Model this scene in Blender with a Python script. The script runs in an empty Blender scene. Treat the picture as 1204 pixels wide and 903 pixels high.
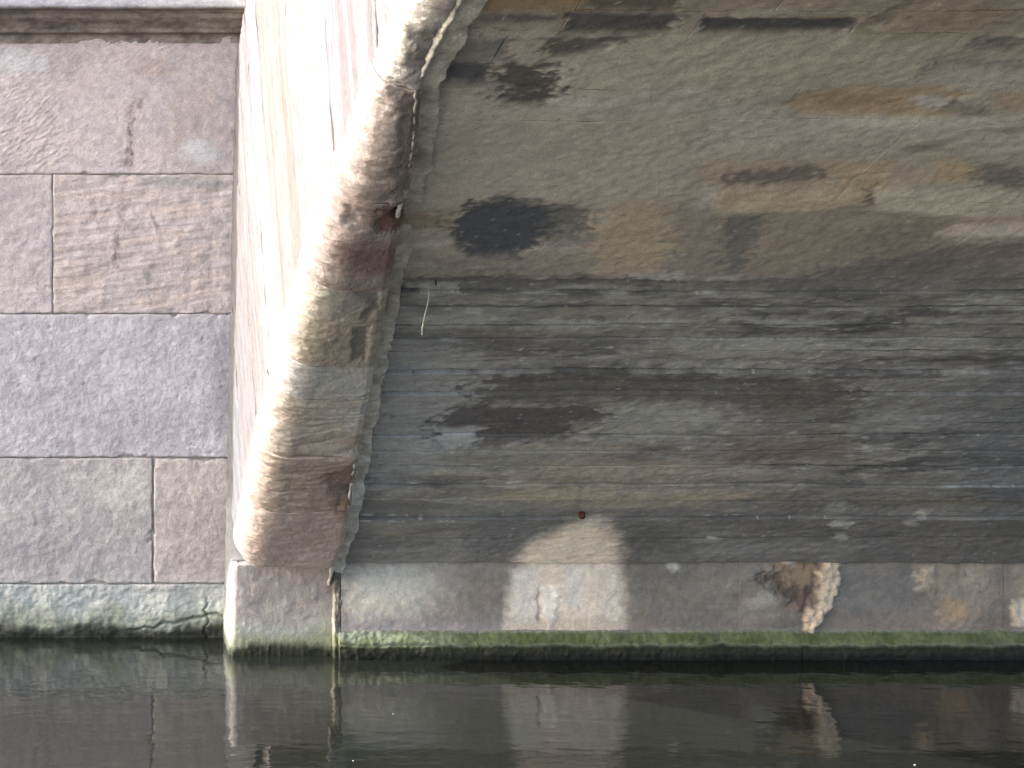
import bpy, math, random
import numpy as np
from mathutils import Vector, Matrix

# ------------------------------------------------------------------ camera, sky, sun, exposure
SC = bpy.context.scene
COL = SC.collection
F, PX, PY, D, CZ = 1700.0, 77.0, 250.0, 4.93, 1.511        # lens in photo pixels, vanishing point, metres to the pier, eye height
cam = bpy.data.cameras.new('camera'); camo = bpy.data.objects.new('camera', cam); COL.objects.link(camo)
cam.sensor_width = 36; cam.lens = 36 * F / 1204
cam.shift_x = (602 - PX) / 1204; cam.shift_y = -(451.5 - PY) / 1204
cam.clip_start = .05; cam.clip_end = 3000
camo.location = (0, 0, CZ); camo.rotation_euler = (math.radians(90), 0, 0)
SC.camera = camo
SUN = Vector((-.87, .012, .48)).normalized()               # towards the sun: along the river from the left
world = bpy.data.worlds.new('World'); SC.world = world; world.use_nodes = True
wn = world.node_tree; bg = wn.nodes['Background']; sky = wn.nodes.new('ShaderNodeTexSky')
sky.sky_type = 'NISHITA'; sky.sun_disc = False
sky.sun_elevation = math.asin(SUN.z); sky.sun_rotation = math.atan2(SUN.x, SUN.y)
sky.air_density = .8; sky.dust_density = 4.0; sky.ozone_density = .7
wn.links.new(sky.outputs[0], bg.inputs[0]); bg.inputs[1].default_value = .15
sl = bpy.data.lights.new('sun', 'SUN'); sl.energy = 2.0; sl.angle = math.radians(.6); sl.color = (1, .985, .965)
so = bpy.data.objects.new('sun', sl); COL.objects.link(so)
so.rotation_euler = (-SUN).to_track_quat('-Z', 'Y').to_euler(); so.location = (-8, -1, 9)
SC.view_settings.view_transform = 'Standard'; SC.view_settings.look = 'None'
SC.view_settings.exposure = 2.55; SC.view_settings.gamma = 1
SC.render.engine = 'CYCLES'
SC.cycles.use_denoising = True; SC.cycles.denoiser = 'OPENIMAGEDENOISE'
SC.cycles.max_bounces = 7; SC.cycles.diffuse_bounces = 4; SC.cycles.sample_clamp_indirect = 6

# ------------------------------------------------------------------ numpy noise
def _h(i, j, seed):
    h = (i.astype(np.int64) * 374761393 + j.astype(np.int64) * 668265263 + seed * 982451653) & 0xffffffff
    h = ((h ^ (h >> 13)) * 1274126177) & 0xffffffff
    return (h ^ (h >> 16)) & 0xffffffff
def perlin(x, y, seed=0):
    xi = np.floor(x); yi = np.floor(y); xf = x - xi; yf = y - yi
    u = xf * xf * xf * (xf * (xf * 6 - 15) + 10); v = yf * yf * yf * (yf * (yf * 6 - 15) + 10)
    def g(a, b):
        t = _h(xi + a, yi + b, seed) * (2 * math.pi / 4294967296.0)
        return np.cos(t) * (xf - a) + np.sin(t) * (yf - b)
    n0 = g(0, 0) * (1 - u) + g(1, 0) * u; n1 = g(0, 1) * (1 - u) + g(1, 1) * u
    return (n0 * (1 - v) + n1 * v) * 1.45
def fbm(x, y, seed=0, o=5, gain=.5):
    x = np.asarray(x, float); y = np.asarray(y, float)
    t = np.zeros(np.broadcast(x, y).shape); a = 1.; k = 0.
    for i in range(o):
        t = t + a * perlin(x * 2 ** i + 17.3 * i, y * 2 ** i - 9.1 * i, seed + i * 7); k += a; a *= gain
    return t / k * 1.5
def ss(a, b, x):
    t = np.clip((x - a) / (b - a), 0, 1); return t * t * (3 - 2 * t)
def lin(c):
    c = np.asarray(c, float) / 255
    return np.where(c <= .04045, c / 12.92, ((c + .055) / 1.055) ** 2.4)

# ------------------------------------------------------------------ geometry of the arch
YC, ZC = D - 4.58, -4.095                                    # centre of the arch circle (y, z)
RI, RR = 6.335, 6.275                                          # soffit and ring radii
def FX(z): return .56 + .02 * z                              # battered bridge face
T0 = math.acos((.336 - ZC) / RI)                             # springing angle
YW = 5.13                                                    # face of the river wall
YS = 4.905                                                    # face of the springer course
def soff(px, py, R=RI):                                      # a photo pixel as x and arc length on the soffit
    m = (PY - py) / F; a = 1 + m * m; b = -2 * YC + 2 * m * (CZ - ZC); c = YC ** 2 + (CZ - ZC) ** 2 - R * R
    t = (-b + math.sqrt(b * b - 4 * a * c)) / (2 * a)
    th = math.asin(max(-1, min(1, (t - YC) / R)))
    return (px - PX) / F * t, R * (T0 - th)
def wallp(px, py, y): return (px - PX) / F * y, CZ + (PY - py) / F * y
def theta(py): return T0 - soff(400, py, RR)[1] / RR

# ------------------------------------------------------------------ painting albedo on a surface
def polymask(X, Y, pts, soft, warp, seed, conv, wf=.06):
    c = np.mean(pts, axis=0)
    o = conv(*c); ex = (conv(c[0] + 5, c[1])[0] - o[0]) / 5; ey = (conv(c[0], c[1] + 5)[1] - o[1]) / 5
    P = [((conv(*p)[0] - o[0]) / ex, (conv(*p)[1] - o[1]) / ey) for p in pts]
    U = (X - o[0]) / ex; V = (Y - o[1]) / ey
    pa = np.array(P); pad = soft * 2 + warp * 2 + 3
    box = (U > pa[:, 0].min() - pad) & (U < pa[:, 0].max() + pad) & (V > pa[:, 1].min() - pad) & (V < pa[:, 1].max() + pad)
    out = np.zeros(X.shape)
    if not box.any(): return out
    u = U[box]; v = V[box]
    if warp:
        if conv is not soff: w1 = fbm(u * wf, v * wf * 1.5, seed, 4, .6) * warp; w2 = fbm(u * wf, v * wf * 1.5, seed + 50, 4, .6) * warp
        else:
            w1 = fbm(u * .05, v * .16, seed, 5, .7) * warp * 2.6; w2 = fbm(u * .05, v * .09, seed + 50, 4, .65) * warp * .7
        u = u + w1 * 1.3; v = v + w2 * .8
    d = np.full(u.shape, 1e9); ins = np.zeros(u.shape, bool)
    for i in range(len(P)):
        x0, y0 = P[i]; x1, y1 = P[(i + 1) % len(P)]
        dx, dy = x1 - x0, y1 - y0
        t = np.clip(((u - x0) * dx + (v - y0) * dy) / (dx * dx + dy * dy + 1e-9), 0, 1)
        d = np.minimum(d, (u - x0 - t * dx) ** 2 + (v - y0 - t * dy) ** 2)
        ins ^= ((y0 > v) != (y1 > v)) & (u < (x1 - x0) * (v - y0) / (y1 - y0 + 1e-12) + x0)
    sd = np.sqrt(d) * np.where(ins, 1, -1)
    out[box] = ss(-soft, soft, sd)
    return out
def ell(cx, cy, rx, ry, n=14): return [(cx + rx * math.cos(i * 2 * math.pi / n), cy + ry * math.sin(i * 2 * math.pi / n)) for i in range(n)]
def mix(C, c, m): return C + (np.asarray(c) - C) * m[..., None]

# ------------------------------------------------------------------ mesh helpers
def mesh_obj(name, V, Q, mat, parent=None, col=None, wet=None, smooth=True):
    me = bpy.data.meshes.new(name); V = np.asarray(V, np.float32).reshape(-1, 3); Q = np.asarray(Q, np.int32)
    k = Q.shape[1]
    me.vertices.add(len(V)); me.vertices.foreach_set('co', V.ravel())
    me.loops.add(Q.size); me.loops.foreach_set('vertex_index', Q.ravel())
    me.polygons.add(len(Q)); me.polygons.foreach_set('loop_start', np.arange(0, Q.size, k, dtype=np.int32))
    me.polygons.foreach_set('loop_total', np.full(len(Q), k, np.int32))
    me.polygons.foreach_set('use_smooth', np.full(len(Q), smooth, bool))
    me.update(calc_edges=True); me.validate()
    if col is not None:
        a = me.attributes.new('Col', 'FLOAT_COLOR', 'POINT')
        a.data.foreach_set('color', np.c_[np.clip(np.asarray(col).reshape(-1, 3), .004, .95), np.ones(len(V))].astype(np.float32).ravel())
    if wet is not None:
        a = me.attributes.new('Wet', 'FLOAT', 'POINT'); a.data.foreach_set('value', np.asarray(wet, np.float32).ravel())
    me.materials.append(mat)
    o = bpy.data.objects.new(name, me); COL.objects.link(o)
    if parent: adopt(o, parent)
    return o
def adopt(o, parent):
    o.parent = parent
    o.matrix_parent_inverse = Matrix.Translation(-Vector(parent.location)) if parent.parent is None else Matrix.Identity(4)
def tag(o, label=None, cat=None, group=None, kind=None):
    for k, v in (('label', label), ('category', cat), ('group', group), ('kind', kind)):
        if v: o[k] = v
    return o
def empty(name, loc):
    o = bpy.data.objects.new(name, None); o.location = loc; COL.objects.link(o); o.empty_display_size = .3
    return o
def quads(nv, nu):
    i = np.arange(nv * nu).reshape(nv, nu)
    return np.stack([i[:-1, :-1], i[:-1, 1:], i[1:, 1:], i[1:, :-1]], -1).reshape(-1, 4)
def axis(L, res, r):
    e = [0, .04 * r, .15 * r, .35 * r, .65 * r]
    e = [t for t in e if t < L * .3]
    n = max(2, int(round((L - 2 * r) / res)) + 1)
    a = np.unique(np.r_[e, np.linspace(min(r, L * .3), L - min(r, L * .3), n), [L - t for t in e]])
    return a / L
def slab(name, surf, u0, u1, v0, v1, hf, cf, mat, parent, res=(.006, .006), gap=.004, r=.012, wob=.004, seed=0, skirt=.06, wobf=9., wetf=None, flip=False, chip=0.):
    """one stone: a fine displaced face over (u, v) with ragged rounded edges and sides that run back into the wall.
    surf(U, V, h) -> xyz ; hf(U, V) -> relief ; cf(U, V) -> albedo"""
    a = axis(u1 - u0, res[0], r); b = axis(v1 - v0, res[1], r)
    A, B = np.meshgrid(a, b)
    un = u0 + (u1 - u0) * A; vn = v0 + (v1 - v0) * B
    n = lambda t, k: np.clip(fbm(t * wobf, np.full(t.shape, k * 3.7 + .5), seed + k, 4, .6), -1, 1) * wob
    uL = u0 + gap + n(vn, 1); uR = u1 - gap + n(vn, 2); vB = v0 + gap + n(un, 3); vT = v1 - gap + n(un, 4)
    U = uL + (uR - uL) * A; V = vB + (vT - vB) * B
    eu = np.minimum(U - uL, uR - U); ev = np.minimum(V - vB, vT - V)
    rr = r * (1 + .5 * fbm(U * 14, V * 14, seed + 9, 3))
    if chip: rr = rr * (1 + chip * ss(.15, .7, fbm(U * 7, V * 7, seed + 19, 4, .6)))
    q = lambda e: np.clip(1 - e / np.maximum(rr, 1e-4), 0, 1)
    k = np.clip(np.sqrt(q(eu) ** 2 + q(ev) ** 2), 0, 1)
    drop = rr * (1 - np.sqrt(1 - k * k))
    h = hf(U, V) - drop
    P = surf(U, V, h)
    C = cf(U, V); W = wetf(U, V) if wetf else np.zeros(U.shape)
    # skirt ring
    def pad(M):
        return np.pad(M, [(1, 1), (1, 1)] + [(0, 0)] * (M.ndim - 2), 'edge')
    Up, Vp = pad(U), pad(V); hp = pad(h).copy()
    hp[0, :] = hp[-1, :] = -skirt; hp[:, 0] = hp[:, -1] = -skirt
    Pp = surf(Up, Vp, hp); Pp[1:-1, 1:-1] = P
    Q = quads(*Up.shape)
    if flip: Q = Q[:, ::-1]
    return mesh_obj(name, Pp, Q, mat, parent, pad(C), pad(W))
def box_mesh(x0, x1, y0, y1, z0, z1):
    V = [(x, y, z) for z in (z0, z1) for y in (y0, y1) for x in (x0, x1)]
    return V, [(0, 2, 3, 1), (4, 5, 7, 6), (0, 1, 5, 4), (2, 6, 7, 3), (0, 4, 6, 2), (1, 3, 7, 5)]

# ------------------------------------------------------------------ materials
def stone_mat(name, grain=.35, b1=.5, b2=.5, s1=45., s2=260., rough=.92):
    m = bpy.data.materials.new(name); m.use_nodes = True; n = m.node_tree.nodes; l = m.node_tree.links
    p = n['Principled BSDF']; p.inputs['Roughness'].default_value = rough; p.inputs['Specular IOR Level'].default_value = .25
    tc = n.new('ShaderNodeTexCoord'); at = n.new('ShaderNodeAttribute'); at.attribute_name = 'Col'
    we = n.new('ShaderNodeAttribute'); we.attribute_name = 'Wet'
    def noise(sc, det, ro=.6):
        t = n.new('ShaderNodeTexNoise'); t.inputs['Scale'].default_value = sc; t.inputs['Detail'].default_value = det
        t.inputs['Roughness'].default_value = ro; l.new(tc.outputs['Object'], t.inputs['Vector']); return t
    g = noise(s2 * 1.3, 3, .7); g2 = noise(s1 * .7, 5, .65)
    def rng(src, a, b):
        r = n.new('ShaderNodeMapRange'); r.inputs[1].default_value = .25; r.inputs[2].default_value = .75
        r.inputs[3].default_value = a; r.inputs[4].default_value = b; l.new(src.outputs[0], r.inputs[0]); return r
    r1 = rng(g, 1 - grain, 1 + grain); r2 = rng(g2, 1 - grain * .6, 1 + grain * .6)
    mu = n.new('ShaderNodeMath'); mu.operation = 'MULTIPLY'; l.new(r1.outputs[0], mu.inputs[0]); l.new(r2.outputs[0], mu.inputs[1])
    mx = n.new('ShaderNodeVectorMath'); mx.operation = 'SCALE'; l.new(at.outputs['Color'], mx.inputs[0]); l.new(mu.outputs[0], mx.inputs['Scale'])
    l.new(mx.outputs[0], p.inputs['Base Color'])
    ro = n.new('ShaderNodeMapRange'); ro.inputs[3].default_value = rough; ro.inputs[4].default_value = .3; l.new(we.outputs['Fac'], ro.inputs[0])
    l.new(ro.outputs[0], p.inputs['Roughness'])
    n1 = noise(s1, 6, .65); n2 = noise(s2, 4, .7)
    bu = n.new('ShaderNodeBump'); bu.inputs['Strength'].default_value = b1; bu.inputs['Distance'].default_value = .006; l.new(n1.outputs[0], bu.inputs['Height'])
    bv = n.new('ShaderNodeBump'); bv.inputs['Strength'].default_value = b2; bv.inputs['Distance'].default_value = .0022; l.new(n2.outputs[0], bv.inputs['Height'])
    l.new(bu.outputs[0], bv.inputs['Normal']); l.new(bv.outputs[0], p.inputs['Normal'])
    return m
M_WALL = stone_mat('wall_sandstone', .28, .38, .9, 50, 170)
M_RING = stone_mat('ring_sandstone', .2, .6, .7, 80, 230)
M_SOFF = stone_mat('soffit_limewashed_stone', .3, .3, .6, 55, 210)
M_MORT = stone_mat('mortar', .35, .6, .8, 60, 200)
def plain_mat(name, c1, c2, sc, rough=.95, bump=.4):
    m = bpy.data.materials.new(name); m.use_nodes = True; n = m.node_tree.nodes; l = m.node_tree.links
    p = n['Principled BSDF']; p.inputs['Roughness'].default_value = rough; p.inputs['Specular IOR Level'].default_value = .2
    tc = n.new('ShaderNodeTexCoord'); t = n.new('ShaderNodeTexNoise'); t.inputs['Scale'].default_value = sc; t.inputs['Detail'].default_value = 7
    l.new(tc.outputs['Object'], t.inputs[0]); r = n.new('ShaderNodeValToRGB')
    r.color_ramp.elements[0].position = .35; r.color_ramp.elements[1].position = .65
    r.color_ramp.elements[0].color = (*c1, 1); r.color_ramp.elements[1].color = (*c2, 1)
    l.new(t.outputs[0], r.inputs[0]); l.new(r.outputs[0], p.inputs['Base Color'])
    b = n.new('ShaderNodeBump'); b.inputs['Strength'].default_value = bump; b.inputs['Distance'].default_value = .02; l.new(t.outputs[0], b.inputs['Height']); l.new(b.outputs[0], p.inputs['Normal'])
    return m
M_CORE = plain_mat('mortar_core', (.20, .19, .17), (.32, .30, .27), 30)
M_GRASS = plain_mat('grass', (.05, .075, .02), (.10, .12, .04), 3)
M_PATH = plain_mat('gravel', (.22, .20, .17), (.32, .29, .25), 40)
M_BED = plain_mat('mud', (.03, .03, .02), (.05, .045, .03), 2)

# ------------------------------------------------------------------ the setting: water, bed, banks
def water_mat():
    m = bpy.data.materials.new('canal_water'); m.use_nodes = True; n = m.node_tree.nodes; l = m.node_tree.links
    p = n['Principled BSDF']; p.inputs['Base Color'].default_value = (.0098, .0112, .0094, 1)
    p.inputs['Roughness'].default_value = .045; p.inputs['IOR'].default_value = 1.6
    tc = n.new('ShaderNodeTexCoord'); mp = n.new('ShaderNodeMapping'); l.new(tc.outputs['Object'], mp.inputs[0])
    mp.inputs['Scale'].default_value = (1.0, 1.0, 1)
    def noise(sc, sx, det):
        q = n.new('ShaderNodeMapping'); q.inputs['Scale'].default_value = (sx, 1, 1); l.new(tc.outputs['Object'], q.inputs[0])
        t = n.new('ShaderNodeTexNoise'); t.inputs['Scale'].default_value = sc; t.inputs['Detail'].default_value = det; t.inputs['Roughness'].default_value = .45
        l.new(q.outputs[0], t.inputs['Vector']); return t
    a = noise(9, .6, 2); b = noise(26, .5, 2)
    b1 = n.new('ShaderNodeBump'); b1.inputs['Strength'].default_value = 1; b1.inputs['Distance'].default_value = .0023; l.new(a.outputs[0], b1.inputs['Height'])
    b2 = n.new('ShaderNodeBump'); b2.inputs['Strength'].default_value = 1; b2.inputs['Distance'].default_value = .0009; l.new(b.outputs[0], b2.inputs['Height'])
    l.new(b1.outputs[0], b2.inputs['Normal']); l.new(b2.outputs[0], p.inputs['Normal'])
    return m
def sheet(name, x0, x1, y0, y1, z, mat):
    return tag(mesh_obj(name, [(x0, y0, z), (x1, y0, z), (x1, y1, z), (x0, y1, z)], [(0, 1, 2, 3)], mat), kind='structure')
sheet('water', -300, 300, -4.4, 5.6, 0, water_mat())
sheet('canal_bed', -300, 300, -4.4, 5.6, -.7, M_BED)
tag(mesh_obj('far_bank', *box_mesh(-300, 300, 5.6, 600, -.7, 2.7), M_GRASS, smooth=False), kind='structure')
tag(mesh_obj('near_bank', *box_mesh(-300, 300, -600, -4.4, -.7, 1.05), M_GRASS, smooth=False), kind='structure')
sheet('towpath', -300, .4, -6.6, -4.42, 1.056, M_PATH)

# ------------------------------------------------------------------ the river wall on the left
def wz(py): return wallp(0, py, YW)[1]
def wx(px): return wallp(px, 0, YW)[0]
wall = empty('river_wall', (-2, YW, 0))
tag(wall, 'pinkish grey sandstone block wall rising from the water, left of the bridge', 'wall')
core = mesh_obj('mortar_bed', *box_mesh(-60, .62, YW + .008, 5.75, .14, 2.75), M_CORE, wall, smooth=False)
mesh_obj('footing', *box_mesh(-60, .62, YW + .05, 5.75, -.6, .139), M_CORE, wall, smooth=False)
def wsurf(U, V, h): return np.stack([U, YW - h, V], -1)
WC = lambda px, py: wallp(px, py, YW)
def wall_relief(kind, seed):
    def f(U, V):
        h = .0035 * fbm(U * 3, V * 3, seed, 5) + .0022 * fbm(U * 22, V * 26, seed + 3, 5, .65)
        if kind == 'tooled':
            t = (U * .83 + V * .56); w = (V * .83 - U * .56)
            g = np.abs(fbm(t * 16, w * 62, seed + 5, 3)); h = h + .0026 * ss(.05, .5, g) * ss(-.3, .4, fbm(U * 3, V * 3, seed + 6, 2))
        if kind == 'pitted':
            p = fbm(U * 34, V * 34, seed + 7, 3); h = h - .005 * ss(.55, .95, p) * ss(-.2, .4, fbm(U * 6, V * 6, seed + 8, 2)); h = h + .0009 * fbm(U * 60, V * 60, seed + 4, 3, .7)
        if kind == 'bedded':
            g = fbm(U * 4 + fbm(U * 5, V * 5, seed, 2) * .5, (V - U * .12) * 42, seed + 5, 4); h = h + .0032 * g + .004 * fbm(U * 9, V * 12, seed + 2, 4)
        if kind == 'worn':
            h = h + .002 * fbm(U * 11, V * 12, seed + 2, 5, .65)
        return h
    return f
def wall_colour(base, alt, seed, kind=''):
    base, alt = lin(base), lin(alt)
    KW = 1.16
    def f(U, V):
        m = ss(-.5, .6, fbm(U * 4.5, V * 6, seed + 20, 5, .6))
        C = mix(np.ones(U.shape + (3,)) * base, alt, m)
        C = C * (1 + .17 * fbm(U * 30, V * 34, seed + 21, 4, .65))[..., None]
        if kind == 'bedded':
            C = mix(C, lin((176, 148, 122)), .7 * ss(0, .7, fbm(U * 3, (V - U * .12) * 22, seed + 22, 4)))
        for pts, c, a, soft, warp in WALL_PATCH:
            mk = polymask(U, V, pts, soft, warp, seed + 3, WC)
            if soft <= 2.5 and mk.any(): mk = mk * (.25 + .75 * ss(-.25, .35, fbm(U * 55, V * 38, seed + 90, 4, .7)))
            C = mix(C, lin(c), a * mk)
        C = C * (1 + .13 * fbm(U * 2.2, V * 2.2, 75, 5, .6))[..., None]
        C = mix(C, lin((120, 106, 100)), .35 * ss(.2, .8, fbm(U * 7, V * 2, 76, 5, .65)))
        # algae towards the water line: pale blue-green wash, yellow-green, then dark wet growth
        z = V + .03 * fbm(U * 5, V * 5, 71, 4)
        C = mix(C, lin((158, 168, 150)), .75 * ss(.25, .12, z) )
        C = mix(C, lin((118, 130, 84)), .75 * ss(.13, .05, z + .05 * fbm(U * 9, V * 9, 72, 3)))
        C = mix(C, lin((40, 44, 30)), .93 * ss(.062, .02, z + .012 * fbm(U * 40, V * 20, 73, 3)))
        g = C.mean(-1, keepdims=True); C = g + (C - g) * .42 + g * np.array([.01, -.005, .0])
        return C * KW
    return f
WALL_PATCH = [
    (ell(182, 80, 22, 12), (150, 118, 95), .55, 8, 8), (ell(232, 150, 35, 60), (150, 128, 112), .5, 18, 14),
    (ell(235, 178, 24, 16), (168, 166, 168), .75, 6, 6), (ell(20, 72, 40, 16), (190, 190, 192), .4, 10, 12),
    ([(165, 208), (200, 207), (268, 212), (262, 224), (215, 218), (170, 219)], (128, 128, 126), .75, 3, 5),
    ([(150, 125), (158, 118), (157, 196), (147, 196)], (104, 72, 68), .85, 2.5, 3), ([(160, 116), (170, 118), (166, 128), (160, 126)], (135, 100, 82), .8, 2, 3),
    ([(143, 208), (149, 208), (146, 262), (139, 262)], (120, 84, 80), .55, 2, 4), ([(134, 272), (140, 272), (143, 315), (133, 315)], (96, 72, 66), .75, 2, 4),
    ([(170, 238), (174, 240), (190, 272), (186, 277)], (104, 78, 72), .7, 1.5, 3), ([(106, 240), (113, 240), (116, 262), (110, 262)], (120, 90, 84), .6, 2, 3),
    (ell(95, 325, 25, 20), (172, 142, 118), .5, 10, 10), ([(95, 450), (103, 450), (101, 460), (96, 460)], (100, 84, 80), .7, 2, 2),
    (ell(262, 450, 10, 60), (120, 118, 126), .5, 8, 6), (ell(150, 575, 40, 25), (172, 168, 140), .5, 14, 12), (ell(30, 650, 60, 16), (136, 126, 126), .6, 12, 10),
    (ell(230, 560, 40, 20), (176, 156, 136), .5, 12, 10), (ell(90, 30, 190, 7), (112, 96, 84), .5, 4, 6)]
xr = .615                                                    # the stones run in behind the bridge face
A0 = (163, 148, 150); rows = [
    (40, 205, [(-380, -90, 'tooled', A0, (170, 152, 148), 3), (-90, 290, 'tooled', (160, 144, 146), (172, 152, 146), 4)]),
    (205, 369, [(-420, -190, 'bedded', (166, 146, 140), (158, 146, 146), 6), (-190, 62, 'worn', (160, 145, 146), (168, 150, 144), 5), (62, 290, 'bedded', (168, 146, 134), (162, 146, 142), 7)]),
    (369, 538, [(-350, -150, 'worn', (160, 150, 150), (150, 142, 146), 8), (-150, 290, 'pitted', (160, 155, 158), (150, 145, 149), 9)]),
    (538, 687, [(-420, -210, 'worn', (160, 146, 138), (150, 140, 136), 11), (-210, 180, 'worn', (158, 148, 142), (150, 142, 138), 12), (180, 290, 'worn', (164, 150, 138), (156, 142, 132), 13)]),
    (687, 870, [(-400, -120, 'worn', (150, 148, 142), (140, 142, 134), 15), (-120, 290, 'worn', (152, 152, 146), (142, 146, 138), 16)])]
for pa, pb, blocks in rows:
    for a, b, kind, c1, c2, sd in blocks:
        u0, u1 = wx(a), min(wx(b), xr) if b > 280 else wx(b)
        rel = wall_relief(kind, sd)
        if pa == 687:                                        # undercut, broken foot of the wall with a crack on the right
            def rel2(U, V, rel=rel):
                h = rel(U, V) + .012 * fbm(U * 7, V * 9, 33, 5, .6)
                h = h - .010 * ss(.05, -.01, V + .02 * fbm(U * 12, U * 3, 34, 4))
                cr = np.abs(V - (.075 + .16 * (U - .5) + .015 * fbm(U * 18, V * 6, 36, 4))); h = h - .016 * ss(.009, 0, cr) * ss(.2, .32, U)
                cr2 = np.abs(U - .5 - .02 * fbm(V * 25, U * 6, 37, 4)); return h - .012 * ss(.006, 0, cr2) * ss(.16, .12, V)
            fn = rel2
        else: fn = rel
        fine = u1 > -.3
        slab('wall_block', wsurf, u0, u1, wz(pb), wz(pa), fn, wall_colour(c1, c2, sd, kind), M_WALL, wall, res=(.004, .004) if fine else (.012, .012),
             chip=3.5 if pa != 687 else 0, gap=.0012 if pa != 538 else .003, r=.006, wob=.0035, seed=sd * 13, wetf=lambda U, V: ss(.05, .0, V) * .8)
# moulded string course with a pale fascia, then plain courses above
zb = wz(41); prof = [(0.0, zb - .03), (.004, zb), (.030, zb + .004), (.034, zb + .018), (.055, zb + .035), (.085, zb + .05), (.09, zb + .064), (.13, zb + .072), (.135, zb + .082), (.135, zb + .30), (.12, zb + .33), (.02, zb + .36)]
def moulding(name, x0, x1, seed):
    d = [0.]; 
    for i in range(1, len(prof)): d.append(d[-1] + math.hypot(prof[i][0] - prof[i - 1][0], prof[i][1] - prof[i - 1][1]))
    t = np.linspace(0, d[-1], 150); py_ = np.interp(t, d, [p[0] for p in prof]); pz_ = np.interp(t, d, [p[1] for p in prof])
    x = np.linspace(x0, x1, int((x1 - x0) / .008) + 2); X, T = np.meshgrid(x, t)
    Y = np.repeat(py_[:, None], len(x), 1) + .004 * fbm(X * 14, T * 30, seed, 5, .6) + .006 * fbm(X * 3, T * 4, seed + 2, 3)
    Z = np.repeat(pz_[:, None], len(x), 1) + .003 * fbm(X * 11, T * 20, seed + 3, 4)
    C = mix(np.ones(X.shape + (3,)) * lin((136, 128, 120)), lin((98, 91, 86)), ss(-.4, .5, fbm(X * 11, T * 16, seed + 4, 6, .7)))
    C = mix(C, lin((156, 158, 164)), ss(d[7], d[8], T))
    C = mix(C, lin((70, 62, 54)), .8 * ss(.02, .0, np.abs(T - d[7]) ) )
    C = mix(C, lin((84, 72, 62)), .7 * ss(.012, .0, np.abs(T - d[2] + .006)))
    C = C * (1 + .22 * fbm(X * 50, T * 60, seed + 8, 4, .7))[..., None] * .95
    P = np.stack([X, YW - Y, Z], -1)
    P = np.concatenate([P, np.stack([X[-1:], np.full_like(X[-1:], YW + .1), Z[-1:]], -1)], 0); C = np.concatenate([C, C[-1:]], 0)
    return mesh_obj(name, P, quads(*P.shape[:2])[:, ::-1][:, ::-1], M_WALL, wall, C, np.zeros(P.shape[:2]))
moulding('string_course', -1.15, .622, 41); moulding('string_course', -2.9, -1.16, 45)
for k, (a, b) in enumerate([(-2.9, -1.6), (-1.6, -.5), (-.5, .61)]):
    slab('wall_block', wsurf, a, b, zb + .362, zb + .72, wall_relief('worn', 50 + k), wall_colour((160, 148, 148), (150, 140, 140), 50 + k), M_WALL, wall, res=(.02, .02), seed=600 + k)

# ------------------------------------------------------------------ the bridge
bridge = empty('stone_arch_bridge', (4.5, D, 0))
tag(bridge, 'old stone arch bridge over the canal, pale sunlit face and dark stained soffit', 'bridge')
XE = 4.5
# solid core: side outline extruded across the width
def bridge_core():
    th = np.linspace(T0 + .03, -T0 - .03, 60); R = RI + .028
    pts = [(YC + R * math.sin(t), ZC + R * math.cos(t)) for t in th]
    y1 = 6.6; y0 = 2 * YC - 6.6
    YB = YS + .03
    out = [(YB, -.65)] + [(YB, pts[0][1])] + pts + [(2 * YC - YB, pts[-1][1]), (2 * YC - YB, -.65), (y0, -.65), (y0, 3.35), (y1, 3.35), (y1, -.65)]
    n = len(out); x0, x1 = .69, XE
    V = [(x0, y, z) for y, z in out] + [(x1, y, z) for y, z in out]
    me = bpy.data.meshes.new('vault_core')
    me.from_pydata(V, [], [tuple(range(n)), tuple(range(2 * n - 1, n - 1, -1))] + [(i, n + i, n + (i + 1) % n, (i + 1) % n) for i in range(n)])
    me.update(); me.materials.append(M_CORE)
    o = bpy.data.objects.new('vault_core', me); COL.objects.link(o); adopt(o, bridge); return o
vault = bridge_core()

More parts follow.
